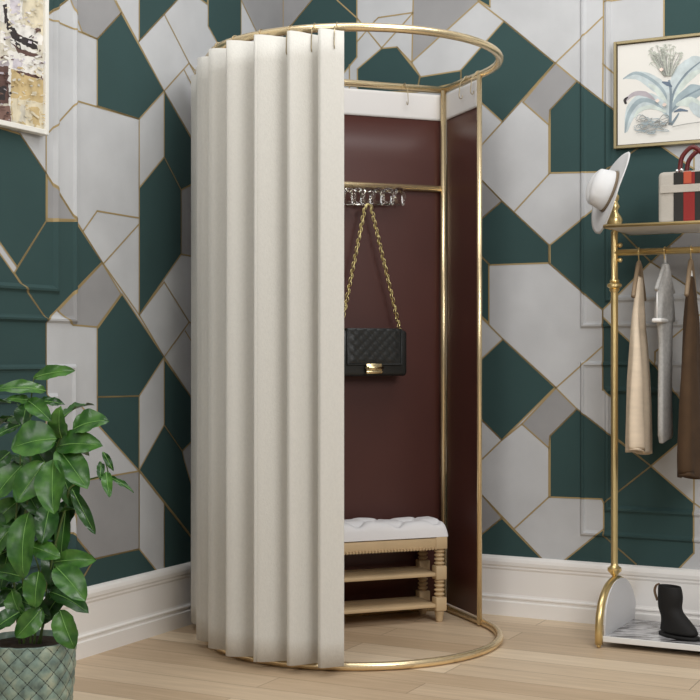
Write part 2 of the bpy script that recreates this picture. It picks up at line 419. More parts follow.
bm = bmesh.new(); tube(bm, [KL+UP*1.628+SD*.012, KR+UP*1.628+SD*.012], .0125, 14); obj('crossbar', bm, 'brass', cub)
KP = KR+SD*.0175-BD*.010
for p in (KP, KL, PR, PL):
    bm = bmesh.new(); tube(bm, [p+UP*.006, p+UP*(ZT-.006)], .0115 if p is not PR else .0095, 14); obj('post', bm, 'brass', cub)

def liner(label, A, B, inward, seed, w=.004):
    t = thing('liner_panel', (A+B)/2+UP*.03, label, 'curtain', 'maroon liner panels hooked inside the brass frame')
    L = (B-A).length; d = (B-A).normalized(); random.seed(seed)
    def pos(s, z, off): return A+d*(s*L)+UP*z+inward*(off+.0015*math.sin(s*L*9+seed)*(1.2-z/2))
    for nm, z0, z1, m, e in (('cloth', .034, 1.899, 'maroon', 0), ('header_band', 1.893, 1.992, 'band', .0028)):
        bm = bmesh.new()
        nu, nv = 24, 12
        f = grid(bm, lambda s, q: pos(s, z0+(z1-z0)*q, w/2+e), nu, nv)
        g = grid(bm, lambda s, q: pos(s, z0+(z1-z0)*q, -w/2-e), nu, nv)
        for i in range(nu-1):
            bm.faces.new((f[i][0], g[i][0], g[i+1][0], f[i+1][0])); bm.faces.new((f[i][-1], f[i+1][-1], g[i+1][-1], g[i][-1]))
        for j in range(nv-1):
            bm.faces.new((f[0][j], f[0][j+1], g[0][j+1], g[0][j])); bm.faces.new((f[-1][j], g[-1][j], g[-1][j+1], f[-1][j+1]))
        bmesh.ops.recalc_face_normals(bm, faces=bm.faces)
        o = obj(nm, bm, m, t)
        if nm == 'header_band': o['label'] = 'white header band'
    return t
liner('wide maroon liner across the back of the brass frame behind the handbag', KL+BD*.0145, KR-BD*.003, SD, 1)
KR2 = KR+SD*.031
liner('narrow maroon liner on the right side of the brass frame', KR2, PR-SD*.014, -BD, 2)

# curtain: pleats round the front and left of the frame
noses = [-3, 8.6, 18.4, 29.8, 42.6, 56.5, 71, 88, 105]      # degrees left of the camera axis, seen from CC
def path(s):
    """s = degrees on the front, past the end of the arc goes on along the straight side"""
    beta = math.radians(s)                                # angle left of -Y
    endb = math.radians(90+20.97-41.9)                    # arc end lies at PL
    pl = math.atan2(-(PL.x-CC.x), -(PL.y-CC.y))
    if beta <= pl: n = V((-math.sin(beta), -math.cos(beta), 0)); return CC+n*R0, n
    ex = (beta-pl)*R0; d = (KL-PL).normalized(); return PL+d*ex, V((d.y,-d.x,0))*(1 if V((d.y,-d.x,0)).dot(BD) < 0 else -1)
def curtain_fn(u, q):
    s = u*107+3.2
    k = 0
    while k < len(noses)-2 and s > noses[k+1]: k += 1
    ph = (s-noses[k])/(noses[k+1]-noses[k])               # 0 at a nose, 1 at the next one to the left
    tp = min(1, max(0, (s-38)/24))
    A = (.034*(1-tp)+.023*tp)*(1+.1*math.sin(k*2.3+1))*(.95+.08*(1-q))
    base = .050*(1-tp)+.028*tp
    if s > 78:
        w_ = min(1, (s-78)/12); base = .028-.008*w_; A *= 1-.62*w_
    cv = math.cos(2*PI*ph); cv = math.copysign(abs(cv)**.85, cv)
    if s < noses[1]:                                        # the free end hangs almost flat
        f = (s-3.2)/(noses[1]-3.2); cv = .1+.9*f*f*(3-2*f)
    p, n = path(s); t = V((n.y, -n.x, 0))                  # t points to the left along the curtain
    off = A*cv+.002*noise.noise(V((s*.05, q*1.5, 3)))
    lean = .018*cv*(1-.45*tp)
    return p+n*(base+off)+t*lean+UP*(.028+(1.988-.028)*q+.003*cv*q)
bm = bmesh.new(); grid(bm, curtain_fn, 460, 26)
cur = obj('curtain', bm, 'curtain'); tag(cur, 'cream pleated floor-length curtain drawn round the left of the brass frame', 'curtain')
md = cur.modifiers.new('thick', 'SOLIDIFY'); md.thickness = .003; md.offset = 0

def hook(label, p, n, grp, drop=.075, out=.017):
    """p on the rail axis, n horizontal direction in which the hook hangs down"""
    r = TR+.0022; bm = bmesh.new(); P = []
    for k in range(9):
        a = PI + (-PI)*k/8 if True else 0
        P.append(p + (-n)*math.cos(PI*k/8)*r*1.0 + UP*math.sin(PI*k/8)*r)
    P = [p - n*r - UP*.008] + P
    e = p + n*r
    P += [e-UP*.012+n*out*.75, e-UP*.04+n*out, e-UP*drop+n*(out+.002), e-UP*(drop+.009)+n*(out-.003), e-UP*(drop+.006)+n*(out-.010), e-UP*(drop-.004)+n*(out-.011)]
    tube(bm, catmull(P, 3), .0016, 6)
    o = obj('curtain_hook', bm, 'hookm'); return tag(o, label, 'hook', grp)
names = ['thin brass hook nearest the right end of the cream curtain', 'thin brass hook over the second fold from the right end of the cream curtain', 'thin brass hook over the third fold from the right end of the cream curtain',
         'thin brass hook over the fourth fold from the right end of the cream curtain', 'thin brass hook where the ring starts to curve back on the cream curtain', 'thin brass hook near the left end of the ring above the cream curtain']
for nm, s in zip(names, (6.3, 14.3, 23.6, 36, 50, 63)):
    p, n = path(s); best = R0+.02
    for k in range(900):
        Q = curtain_fn(k/899, .97)-CC; Q.z = 0; a = math.degrees(math.acos(max(-1, min(1, Q.normalized().dot(n)))))
        if a < .35: best = max(best, Q.length)
    hook(nm, p+UP*ZT, n, 'curtain hooks on the ring', .072, best-R0-TR+.002)
for nm, k, A, n in (('thin hook holding the wide maroon liner near its right end', .83, KL, SD),):
    hook(nm, A+(KR-KL)*k+UP*ZT, n, 'hooks of the liner panels', .062)
for nm, k in (('hook at the middle of the short right side rail', .60), ('hook at the right post on the short side rail', .88)):
    hook(nm, KR+SD*TL*k+UP*ZT, -BD, 'hooks of the liner panels', .062)

# hook rack, clear
def backpt(px, off):
    o = KL+SD*off; rx = (px-HX)/F
    t = (o.y*rx-o.x)/(BD.x-BD.y*rx); return o+BD*t
def bz(px, py, off): p = backpt(px, off); return p+UP*(H+(HY-py)/F*p.y)
rk = thing('hook_rack', bz(374, 205, .04), 'clear looped hook rack hanging under the brass crossbar', 'hook rack')
bm = bmesh.new(); tube(bm, [bz(336,204,.04), bz(398,204,.04)], .0016, 8); tube(bm, [bz(336,190,.032), bz(400,192,.032)], .002, 8); obj('wire', bm, 'silver', rk)
for i, px in enumerate((339, 349, 358, 367, 378, 388, 399)):
    bm = bmesh.new(); c = bz(px, 196.5, .042); w = .021 + .003*(i % 2); rot = (i % 3-1)*.35
    P = []
    for k in range(20):
        a = 2*PI*k/20; x = math.cos(a)*w*(1.15 if i == 6 else .95); z = math.sin(a)*.026
        P.append(c+BD*(x*math.cos(rot))+SD*(x*math.sin(rot)*.8)+UP*z)
    tube(bm, P, .0085, 12, closed=True)
    lp_ = obj('hook_loop', bm, 'glass', rk)
    bm = bmesh.new(); q = bz(px+3, 199, .05); tube(bm, catmull([q+UP*.012, q-UP*.008, q-UP*.02+SD*.006, q-UP*.026+SD*.014, q-UP*.018+SD*.02], 4), .0022, 8)
    obj('prong', bm, 'silver', lp_)

# handbag with chain
hb = thing('handbag', bz(370.5, 376, .06), 'black quilted handbag hanging by its gold chain inside the cubicle', 'handbag')
bc = bz(370.5, 353, .062); bw, bh, bd = .272, .172, .07
bm = bmesh.new(); box(bm, bc, BD, SD, UP, bw, bd, bh, .014, 3); o = sharp(obj('body', bm, 'blackleather', hb), 50)
# flap with chevron-quilted front
def quilt(u, v):
    return .0045*(.25*abs(math.sin((u*9+v*5.5)*PI/1.6))**.5+.75*abs(math.sin((u*9-v*5.5)*PI/1.6))**.5)
bm = bmesh.new(); fw, fh = bw*.80, bh*.76; ft = bc+UP*(bh/2+.002)
nu, nv = 60, 40
def flap(s, q):
    x = (s-.5)*fw; edge = min(s, 1-s, 1-q if q < 1 else 0)*8; e = min(1, max(0, edge))
    z = -q*fh; return ft+BD*x+UP*z+SD*(bd/2+.003+e*quilt(s, q)+.002)
g = grid(bm, flap, nu, nv)
hb_flap = obj('flap', bm, 'blackleather', hb); md = hb_flap.modifiers.new('t', 'SOLIDIFY'); md.thickness = .006; md.offset = 1
bm = bmesh.new(); box(bm, ft+UP*.001, BD, SD, UP, fw, bd+.012, .006, .002, 2)
tube(bm, [ft+BD*(-fw/2)+SD*(bd/2+.008), ft+BD*(-fw/2)+SD*(bd/2+.008)-UP*fh, ft+BD*(fw/2)+SD*(bd/2+.008)-UP*fh, ft+BD*(fw/2)+SD*(bd/2+.008)], .003, 8)
obj('flap_edging', bm, 'blackleather', hb_flap)
lk = bc-BD*.006+SD*(bd/2+.014)+UP*(-bh/2+.028)
bm = bmesh.new(); box(bm, lk, BD, SD, UP, .064, .010, .038, .003, 2); o = obj('clasp', bm, 'lock', hb)
bm = bmesh.new(); box(bm, lk+SD*.006+UP*.003, BD, SD, UP, .048, .006, .014, .002, 2); box(bm, lk+SD*.006-UP*.012, BD, SD, UP, .068, .006, .007, .002, 2); tube(bm, [lk+SD*.006+BD*-.036+UP*.003, lk+SD*.006+BD*.036+UP*.003], .004, 10); obj('clasp_bar', bm, 'lock', o)
def link(bm, c, d, side, L=.0105, r=.0016, w=.0052):
    P = [c+d*math.cos(2*PI*k/10)*L+side*math.sin(2*PI*k/10)*w for k in range(10)]; tube(bm, P, r, 6, closed=True)
apex = bz(368, 207, .062)
for sgn, cx in ((-1, -.120), (1, .120)):
    end = bc+BD*cx+UP*(bh/2-.002); bm = bmesh.new(); st = apex+BD*.012*sgn; d = end-st; n = int(d.length/.0145); dn = d.normalized()
    s1 = dn.cross(SD).normalized()
    for i in range(n+1):
        c = st+d*(i/n); side = (s1+SD*.5).normalized() if i % 2 else (SD-s1*.5).normalized()
        link(bm, c+s1*(.003 if i % 2 else -.003), dn, side)
    tube(bm, [st+d*(k/40)+s1*.0035*math.sin(k*1.3)+SD*.0035*math.cos(k*1.3) for k in range(41)], .0022, 6)
    ch_ = obj('chain', bm, 'chain', hb)
    bm = bmesh.new(); lathe(bm, [(.002,0),(.007,.001),(.007,.008),(.003,.010)], end, UP, 12); obj('eyelet', bm, 'chain', ch_)
bm = bmesh.new(); tube(bm, catmull([apex-BD*.012, apex-BD*.006+UP*.008, apex+UP*.010, apex+BD*.006+UP*.008, apex+BD*.012], 4), .004, 8); obj('chain_top', bm, 'chain', hb)

# bench
leg0 = V((.331, 5.005, 0)); BL = .80; BDp = .15
bn = thing('bench', leg0-BD*BL/2-SD*BDp/2, 'small oak bench with two slatted shelves and white tufted cushion inside the cubicle', 'bench')
bn.scale.z = 1.028; bn['label'] = 'small oak bench with two shelves and a white tufted cushion inside the cubicle'
def turned(p):
    bm = bmesh.new()
    lathe(bm, [(.010,0),(.013,.004),(.014,.014),(.017,.030),(.019,.036),(.014,.042)], p, UP, 18)
    box(bm, p+UP*.065, BD, SD, UP, .044, .044, .050, .005)
    P = [(.014,.088)]; 
    for k in range(4): P += [(.012,.092+k*.0155),(.0195,.0985+k*.0155),(.0195,.1015+k*.0155),(.012,.1065+k*.0155)]
    P += [(.014,.156)]
    lathe(bm, P, p, UP, 18)
    box(bm, p+UP*.178, BD, SD, UP, .044, .044, .050, .005)
    P = [(.014,.200)]
    for k in range(4): P += [(.012,.204+k*.0145),(.0195,.210+k*.0145),(.0195,.213+k*.0145),(.012,.218+k*.0145)]
    P += [(.016,.268)]
    lathe(bm, P, p, UP, 18)
    box(bm, p+UP*.286, BD, SD, UP, .046, .046, .044, .003)
    return bm
for a, b in ((0,0),(1,0),(0,1),(1,1)):
    p = leg0-BD*BL*a-SD*BDp*b; sharp(obj('leg', turned(p), 'oak', bn), 30)
def rail(bm, a, b, z, h, t=.020):
    d = (b-a); box(bm, (a+b)/2+UP*z, d.normalized(), UP.cross(d.normalized()), UP, d.length, t, h, .002)
for A, B, out in ((leg0, leg0-BD*BL, SD), (leg0-SD*BDp, leg0-BD*BL-SD*BDp, -SD), (leg0, leg0-SD*BDp, BD), (leg0-BD*BL, leg0-BD*BL-SD*BDp, -BD)):
    d = (B-A).normalized(); bm = bmesh.new(); rail(bm, A+d*.022+out*.010, B-d*.022+out*.010, .284, .040)
    n = int((B-A).length/.0125)
    for k in range(2, n-1):
        c = A+d*(k*.0125)+out*.0205+UP*.268
        tube(bm, [c-d*.003-UP*.005, c+d*.003+UP*.005], [.0034,.0042], 6)
    sharp(obj('apron', bm, 'oak', bn), 30)
mid = leg0-BD*BL/2-SD*BDp/2
for z in (.060, .172):
    bm = bmesh.new(); box(bm, mid+UP*z, BD, SD, UP, BL-.020, BDp+.030, .013, .003); sharp(obj('shelf', bm, 'oak', bn), 30)
cw, cd = BL+.072, BDp+.056
def cushion(s, q):
    x, y = s-.5, q-.5
    ed = min(1, (min(s, 1-s)*cw)/.045); ey = min(1, (min(q, 1-q)*cd)/.045)
    dome = (1-(1-ed)**2.4)**.5*(1-(1-ey)**2.4)**.5 if ed > 0 and ey > 0 else 0
    X, Y = x*cw, y*cd; tuft = 0
    for i in range(-5, 6):
        for j in (-1, 0, 1):
            tx = i*.155+(.0775 if j else 0); ty = j*.075; dd = math.hypot(X-tx, Y-ty)
            tuft = max(tuft, math.exp(-(dd/.028)**2))
    g1 = abs(((X/.155+Y/.15)) % 1-.5)*2; g2 = abs(((X/.155-Y/.15)) % 1-.5)*2
    crease = max(math.exp(-((1-g1)/.12)**2), math.exp(-((1-g2)/.12)**2))
    sh = 1-.022*(1-ed)**3; sy2 = 1-.06*(1-ey)**3
    return mid+BD*X*sh+SD*Y*sy2+UP*(.308+.060*dome-(.022*tuft+.006*crease)*min(ed,ey)+.004*dome*math.sin(X*17))
bm = bmesh.new(); grid(bm, cushion, 150, 50)
box(bm, mid+UP*.3125, BD, SD, UP, cw-.022, cd-.016, .012, .003)
cu = obj('cushion', bm, 'cushion', bn); cu['label'] = 'white tufted cushion'
for i in range(-2, 3):
    for j in (-1, 0, 1):
        pass

# ------------------------------------------------------------------ clothes rack
def rp(a, n, z=0): return K0+ER*a+NR*n+UP*z
def ralong(px, n):    # along-wall coordinate where a line at distance n from the wall shows at px
    return wuv(px, 0, ER, n, NR)[0]
PN = .22; PA = ralong(614.5, PN); post = rp(PA, PN)
rack = thing('clothes_rack', post, 'freestanding brass clothes rack with shelf and arched foot by the right wall', 'clothes rack')
RLEN = .95; ARCH = .212
def zat(p, py): return H+(HY-py)/F*p.y
zs = 1.424
for k in (0, 1):
    p = post+ER*RLEN*k
    bm = bmesh.new()
    lathe(bm, [(.006,ARCH-.018),(.012,ARCH-.014),(.014,ARCH-.004),(.008,ARCH+.002),(.015,ARCH+.012),(.0245,ARCH+.022),(.0245,ARCH+.032),(.014,ARCH+.040),(.012,ARCH+.048),
               (.0125,1.205),(.0125,1.208),(.018,1.214),(.018,1.217),(.0145,1.219),(.026,1.227),(.026,1.235),(.0145,1.243),(.017,1.245),(.017,1.249),(.012,1.254),(.012,zs-.004)], p, UP, 20)
    sharp(obj('post', bm, 'brass2', rack), 50)
    bm = bmesh.new()
    lathe(bm, [(.014,zs+.004),(.022,zs+.008),(.025,zs+.022),(.029,zs+.034),(.023,zs+.048),(.013,zs+.062),(.012,zs+.070),(.019,zs+.082),(.013,zs+.094),(.011,zs+.100),(.016,zs+.108),(.017,zs+.118),(.011,zs+.128),(.003,zs+.134)], p, UP, 20)
    obj('finial', bm, 'brass2', rack)
    # arched foot: flattened brass hoop running from near the wall to the front
    bm = bmesh.new(); P = []
    for j in range(33):
        a = PI*j/32; P.append(p+NR*(math.cos(a)*.185)+UP*(.012+(ARCH-.022)*abs(math.sin(a))**.62))
    tube(bm, P, .0135, 12, flat=1); ball(bm, P[0]-UP*.004, .008); ball(bm, P[-1]-UP*.004, .008)
    obj('foot', bm, 'brass2', rack)
    bm = bmesh.new(); L1 = []; L2 = []
    for j in range(33):
        a = PI*j/32; q = p+NR*(math.cos(a)*(.172 if math.cos(a) > 0 else .225))+UP*(.030+(ARCH-.034)*abs(math.sin(a))**(.62 if math.cos(a) > 0 else 1.1))
        sg_ = 1 if k == 0 else -1; L1.append(bm.verts.new(q+ER*.0145*sg_)); L2.append(bm.verts.new(q+ER*.0185*sg_))
    bm.faces.new(L1); bm.faces.new(L2[::-1])
    for j in range(33): bm.faces.new((L1[j], L2[j], L2[(j+1)%33], L1[(j+1)%33]))
    o = obj('side_panel', bm, 'frost', rack, smooth=False); o['label'] = 'frosted white panel'
    for dz in (.026, -.026):
        bm = bmesh.new(); q = post+ER*(.02 if k == 0 else RLEN-.02)+UP*(1.345+dz); ball(bm, q, .0085); tube(bm, [q, q-ER*(.012 if k == 0 else -.012)], .004, 8); obj('knob', bm, 'brass2', rack)
bm = bmesh.new(); tube(bm, [post+UP*1.345, post+ER*RLEN+UP*1.345], .0115, 16); obj('hanging_rail', bm, 'brass2', rack)
ctr = post+ER*RLEN/2
bm = bmesh.new(); box(bm, ctr+UP*zs, ER, NR, UP, RLEN-.03, .31, .010, .002); sh_ = obj('shelf', bm, 'shelfunder', rack, smooth=False)
bm = bmesh.new(); 
for sg in (1, -1): tube(bm, [ctr+UP*zs+NR*.158*sg-ER*(RLEN/2-.008), ctr+UP*zs+NR*.158*sg+ER*(RLEN/2-.008)], .0062, 10)
for sg in (1, -1): tube(bm, [ctr+UP*zs+ER*(RLEN/2-.012)*sg-NR*.158, ctr+UP*zs+ER*(RLEN/2-.012)*sg+NR*.158], .0062, 10)
obj('shelf_rim', bm, 'brass2', sh_)
bm = bmesh.new(); box(bm, ctr+UP*.030, ER, NR, UP, RLEN-.012, .345, .014, .002)
o = obj('lower_shelf', bm, 'marble', rack, smooth=False); o['label'] = 'low grey streaked board'
bm = bmesh.new(); box(bm, ctr+UP*.030+NR*.1765, ER, NR, UP, RLEN-.012, .006, .020, .002); obj('shelf_edge', bm, 'whiteplastic', o, smooth=False)

# hangers and clothes: all hang across the rail
HD = (NR*math.cos(math.radians(8))+ER*math.sin(math.radians(8))*1).normalized(); HE = UP.cross(HD)*-1
HE = HE if HE.dot(ER) > 0 else -HE
def railpt(px): a = ralong(px, PN); return rp(a, PN, 1.345)
def hanger(px, mat_bar, label, drop=.055, arm=.16, slope=.33, bar=None, neck=.0):
    global hang_last
    c = railpt(px); t = hang_last = thing('hanger', c-UP*.2, label, 'hanger', 'hangers on the brass rail')
    bm = bmesh.new(); P = []
    for k in range(11):
        a = math.radians(200-k*20.0); P.append(c+HD*math.cos(a)*.0145+UP*(math.sin(a)*.0145))
    P += [c+HD*.010-UP*.016, c-UP*.034, c-UP*(drop+.02)]
    tube(bm, catmull(P, 2), .0021, 7); obj('hook', bm, 'brass2', t)
    bm = bmesh.new(); a0 = c-UP*(drop+.02)
    tube(bm, catmull([a0-HD*arm-UP*arm*slope*1.15, a0-HD*arm*.6-UP*arm*.6*slope, a0-UP*(-.004), a0+HD*arm*.6-UP*arm*.6*slope, a0+HD*arm-UP*arm*slope*1.15], 6), [.0075]*25, 8)
    if neck: tube(bm, [a0+UP*.0, a0+UP*.045], .005, 8)
    obj('arms', bm, mat_bar, t)
    if bar:
        bm = bmesh.new(); b0 = a0-UP*bar; box(bm, b0, HD, UP, HE, arm*2, .014, .034, .005); br_ = obj('bar', bm, 'whiteplastic', t)
        bm = bmesh.new()
        for sg in (1, -1):
            bm = bmesh.new(); tube(bm, [a0+HD*arm*.9*sg-UP*arm*slope, b0+HD*arm*.92*sg], .003, 6); obj('side_wire', bm, 'whiteplastic', br_)
    return a0
def drape(name, label, a0, profile, mats, thick, folds, cat, seed, lower_edge):
    """profile: list of (z below a0, half width n, centre offset n, half thickness)"""
    def fn(u, q):
        k = q*(len(profile)-1); i = min(int(k), len(profile)-2); f = k-i; f = f*f*(3-2*f) if False else f
        A, B = profile[i], profile[i+1]; z, hw, cn, th = [A[j]+(B[j]-A[j])*f for j in range(4)]
        a = 2*PI*u; ca, sa = math.cos(a), math.sin(a)
        e = .55
        x = math.copysign(abs(ca)**e, ca)*hw; y = math.copysign(abs(sa)**.8, sa)*th
        y += .006*math.sin(x*folds+seed)*min(1, q*3)*abs(sa)
        y += .004*noise.noise(V((x*8, z*5, seed)))
        zz = z + (lower_edge*(-ca) if q > .97 else 0)
        return a0-UP*zz+HD*(x+cn)+HE*y
    bm = bmesh.new(); g = grid(bm, fn, 56, 36, closed_u=True)
    bm.faces.new([g[i][0] for i in range(56)])
    o = obj(name, bm, mats); md = o.modifiers.new('t', 'SOLIDIFY'); md.thickness = .003; md.offset = -1
    return tag(o, label, cat)
a0 = hanger(639, 'hangerwood', 'wooden hanger with the tan garment, nearest the post', drop=.02, arm=.15, slope=.7)
drape('trousers', 'tan cotton garment hanging folded nearest the brass post', a0, [(.045,.020,-.01,.006),(.10,.045,-.02,.009),(.17,.065,-.01,.012),(.27,.098,0,.017),(.40,.125,0,.025),(.60,.142,0,.030),(.655,.142,0,.030)], 'tan', .03, 60, 'trousers', 1.0, .018)
HD0, HE0 = HD, HE; HD = NR; HE = ER
a0 = hanger(665, 'greyknit', 'white-barred hanger in the middle, holding the grey scarf', drop=.035, arm=.115, slope=.62, bar=.185, neck=.02)
drape('scarf', 'grey knitted scarf hanging through the middle white-barred hanger', a0, [(-.012,.008,0,.009),(.015,.018,0,.013),(.06,.040,0,.014),(.182,.095,-.01,.017),(.190,.055,0,.012),(.26,.046,0,.010),(.36,.048,0,.011),(.575,.050,0,.012),(.59,.040,0,.010)], 'greyknit', .02, 40, 'scarf', 2.2, -.012)
HD, HE = HD0, HE0
a0 = hanger(691, 'hangerwood', 'wooden hanger with the brown trousers, furthest from the post', drop=.02, arm=.16, slope=.65)
drape('trousers', 'dark brown trousers hanging furthest from the brass post', a0, [(.05,.03,0,.006),(.10,.055,0,.010),(.20,.09,0,.018),(.34,.125,0,.022),(.46,.15,0,.028),(.66,.165,.0,.032),(.735,.165,0,.032)], 'brown', .03, 50, 'trousers', 4.1, .02)
bm = bmesh.new(); tube(bm, [a0-UP*.03, a0-UP*.075-HD*.01, a0-UP*.12-HD*.02], [.004,.009,.004], 8); lastclip = obj('cloth_clip', bm, 'whiteplastic', hang_last)

# hat hanging on the left finial
ax = V((-.92,-.10,.33)).normalized(); hc = at(612, 192.5, post.y-.035)
hat = thing('hat', hc-UP*.13, 'white felt hat with a brown ribbon tipped over the left finial of the rack', 'hat')
n1, n2 = frame_of(ax)
# n_up: in-plane axis that points up
nup = (UP-ax*UP.dot(ax)).normalized(); nsd = ax.cross(nup).normalized()
def hatpt(r, a, h, sx=1, sy=1): return hc+ax*h+nup*math.cos(a)*r*sx+nsd*math.sin(a)*r*sy
bm = bmesh.new(); prof_h = []
def brim(u, q):
    a = 2*PI*u; r = .072+(.150-.072)*q; return hatpt(r, a, .004+.012*q*q*abs(math.cos(a))*(-1)+.014*(q**2)*abs(math.sin(a)), 1.0, .92)
grid(bm, brim, 64, 8, closed_u=True); o = obj('brim', bm, 'felt', hat); md = o.modifiers.new('t', 'SOLIDIFY'); md.thickness = .004
bm = bmesh.new()
def crown(u, q):
    a = 2*PI*u
    if q < .6: k = q/.6; r = .074-.007*k; h = .004+.050*k
    else: k = (q-.6)/.4; r = .067*math.cos(k*PI/2)**.8 if k < 1 else .0005; h = .054+.034*math.sin(k*PI/2)
    dent = -.024*max(0, math.sin(a))**3*max(0, q-.35)*1.2 if False else 0
    pinch = 1-.16*max(0, q-.3)*(1 if abs(math.cos(a)) < .6 else .4)
    P = hatpt(r*pinch, a, h, 1.0, .86)
    if q > .7: P -= ax*.016*math.exp(-((math.sin(a)*r)/.02)**2)*min(1, (q-.7)/.2)
    return P
grid(bm, crown, 48, 26, closed_u=True); obj('crown', bm, 'felt', hat)
bm = bmesh.new(); grid(bm, lambda u, q: hatpt(.0752-.0015*q, 2*PI*u, .005+.012*q, 1.0, .87), 48, 3, closed_u=True); o = obj('ribbon', bm, 'ribbon', hat); md = o.modifiers.new('t', 'SOLIDIFY'); md.thickness = .002

# handbag on the shelf
def shelfpt(px, n): return rp(ralong(px, n), n, zs+.005)
b0 = shelfpt(657.5, .30); BW = .232; BH = .178; BT = .12
bc2 = b0+ER*BW/2-NR*BT/2+UP*BH/2
bag = thing('tote_bag', bc2-UP*BH/2, 'cream bag with red and black stripe and dark red handles on the rack shelf', 'handbag')
def bagbody(bm, c, sx, sy, sz): box(bm, c, ER, NR, UP, sx, sy, sz, .016, 3)
bm = bmesh.new(); bagbody(bm, bc2, BW, BT, BH); sharp(obj('body', bm, 'canvas', bag), 50)
fr = bc2+NR*(BT/2+.0015)
SX = 0
for dx, w, m, nm in ((-.0445,.033,'webblack','black_stripe'), (-.009,.038,'webred','red_stripe'), (.0205,.021,'webblack','black_stripe')):
    bm = bmesh.new(); box(bm, fr+ER*(dx+SX), ER, NR, UP, w, .003, BH-.012, .001); obj(nm, bm, m, bag, smooth=False)
bm = bmesh.new(); box(bm, fr+ER*(SX-.014)+NR*.0012+UP*(BH/2-.024), ER, NR, UP, .026, .003, .040, .001); obj('orange_stripe', bm, 'weborange', bag, smooth=False)
bm = bmesh.new(); box(bm, fr+UP*(BH/2-.060)+NR*.002, ER, NR, UP, BW-.02, .004, .026, .001); obj('strap_band', bm, 'canvas', bag, smooth=False)
for sy in (1, -1):
    bm = bmesh.new(); q = bc2+NR*(BT/2*.8)*sy+UP*(BH/2-.012)+ER*SX
    P = [q-ER*.044-UP*.008, q-ER*.043+UP*.02, q-ER*.034+UP*.062, q-ER*.0+UP*.090, q+ER*.034+UP*.062, q+ER*.043+UP*.02, q+ER*.044-UP*.008]
    tube(bm, catmull(P, 6), .0078, 10); hd_ = obj('handle', bm, 'redleather', bag)
    for sx in (-1, 1):
        bm = bmesh.new(); ball(bm, q+ER*.051*sx+UP*.012+NR*.006*sy, .007); ball(bm, q+ER*.036*sx+UP*.014+NR*.006*sy, .007); obj('handle_stud', bm, 'silver', hd_)

# black boot on the low board
bo = rp(ralong(675, .28), .28, .0375)
boot = thing('ankle_boot', bo, 'black suede ankle boot standing on the low board of the rack', 'boot')
LDr = (NR*.45+ER*.9).normalized(); LS = UP.cross(LDr).normalized()
def sec(c, rx, ry, fwd, sd, n=20): return [c+fwd*math.cos(2*PI*k/n)*rx+sd*math.sin(2*PI*k/n)*ry for k in range(n)]
bm = bmesh.new(); rings = []
for (f, z, rx, ry, tilt) in ((.065,.012,.001,.001,0),):
    pass
P = [(-.024,.170,.044,.030),(-.020,.145,.048,.033),(-.020,.118,.048,.034),(-.024,.090,.044,.032),(-.004,.068,.052,.030),(.012,.045,.068,.033),(.018,.025,.078,.036),(.018,.008,.080,.037)]
for f, z, rx, ry in P: rings.append([bm.verts.new(q) for q in sec(bo+LDr*f+UP*z, rx, ry, LDr, LS)])
for i in range(len(rings)-1):
    for k in range(20): bm.faces.new((rings[i][k], rings[i+1][k], rings[i+1][(k+1)%20], rings[i][(k+1)%20]))
bm.faces.new(rings[-1]); 
inner = [bm.verts.new(q) for q in sec(bo+LDr*-.024+UP*.168, .039, .025, LDr, LS)]; low = [bm.verts.new(q) for q in sec(bo+LDr*-.024+UP*.10, .036, .022, LDr, LS)]
for k in range(20):
    bm.faces.new((rings[0][k], rings[0][(k+1)%20], inner[(k+1)%20], inner[k])); bm.faces.new((inner[k], inner[(k+1)%20], low[(k+1)%20], low[k]))
bm.faces.new(low); bmesh.ops.recalc_face_normals(bm, faces=bm.faces)
o = obj('upper', bm, 'blacksuede', boot); md = o.modifiers.new('s', 'SUBSURF'); md.levels = 1; md.render_levels = 2
bm = bmesh.new(); R = [[bm.verts.new(q) for q in sec(bo+LDr*.018+UP*z, .083, .039, LDr, LS)] for z in (0, .010)]
for k in range(20): bm.faces.new((R[0][k], R[0][(k+1)%20], R[1][(k+1)%20], R[1][k]))
bm.faces.new(R[0][::-1]); bm.faces.new(R[1]); obj('sole', bm, 'blacksuede', boot)
bm = bmesh.new(); q = bo+LDr*-.071+UP*.140; tube(bm, catmull([q+UP*.028, q-LDr*.012+UP*.02, q-LDr*.018, q-LDr*.006-UP*.03], 5), .006, 8, flat=.5); o = obj('pull_tab', bm, 'tanstrap', boot); o['label'] = 'tan pull tab'

# ------------------------------------------------------------------ pictures
def flatpoly(bm, pts, D, N, off, th=.0004, mi=0):
    A = [bm.verts.new(K0+D*u+UP*z+N*off) for u, z in pts]; B = [bm.verts.new(K0+D*u+UP*z+N*(off-th)) for u, z in pts]
    f = bm.faces.new(A); f.material_index = mi
    for i in range(len(pts)):
        f = bm.faces.new((A[i], A[(i+1)%len(pts)], B[(i+1)%len(pts)], B[i])); f.material_index = mi
def frame_bars(bm, u0, u1, z0, z1, D, N, w, off, th):
    for c, sx, sz in (((u0+w/2,(z0+z1)/2),w,z1-z0),((u1-w/2,(z0+z1)/2),w,z1-z0),(((u0+u1)/2,z0+w/2),u1-u0-2*w,w),(((u0+u1)/2,z1-w/2),u1-u0-2*w,w)):
        box(bm, K0+D*c[0]+UP*c[1]+N*(off+th/2), D, N, UP, sx, th, sz, .0015, 1)
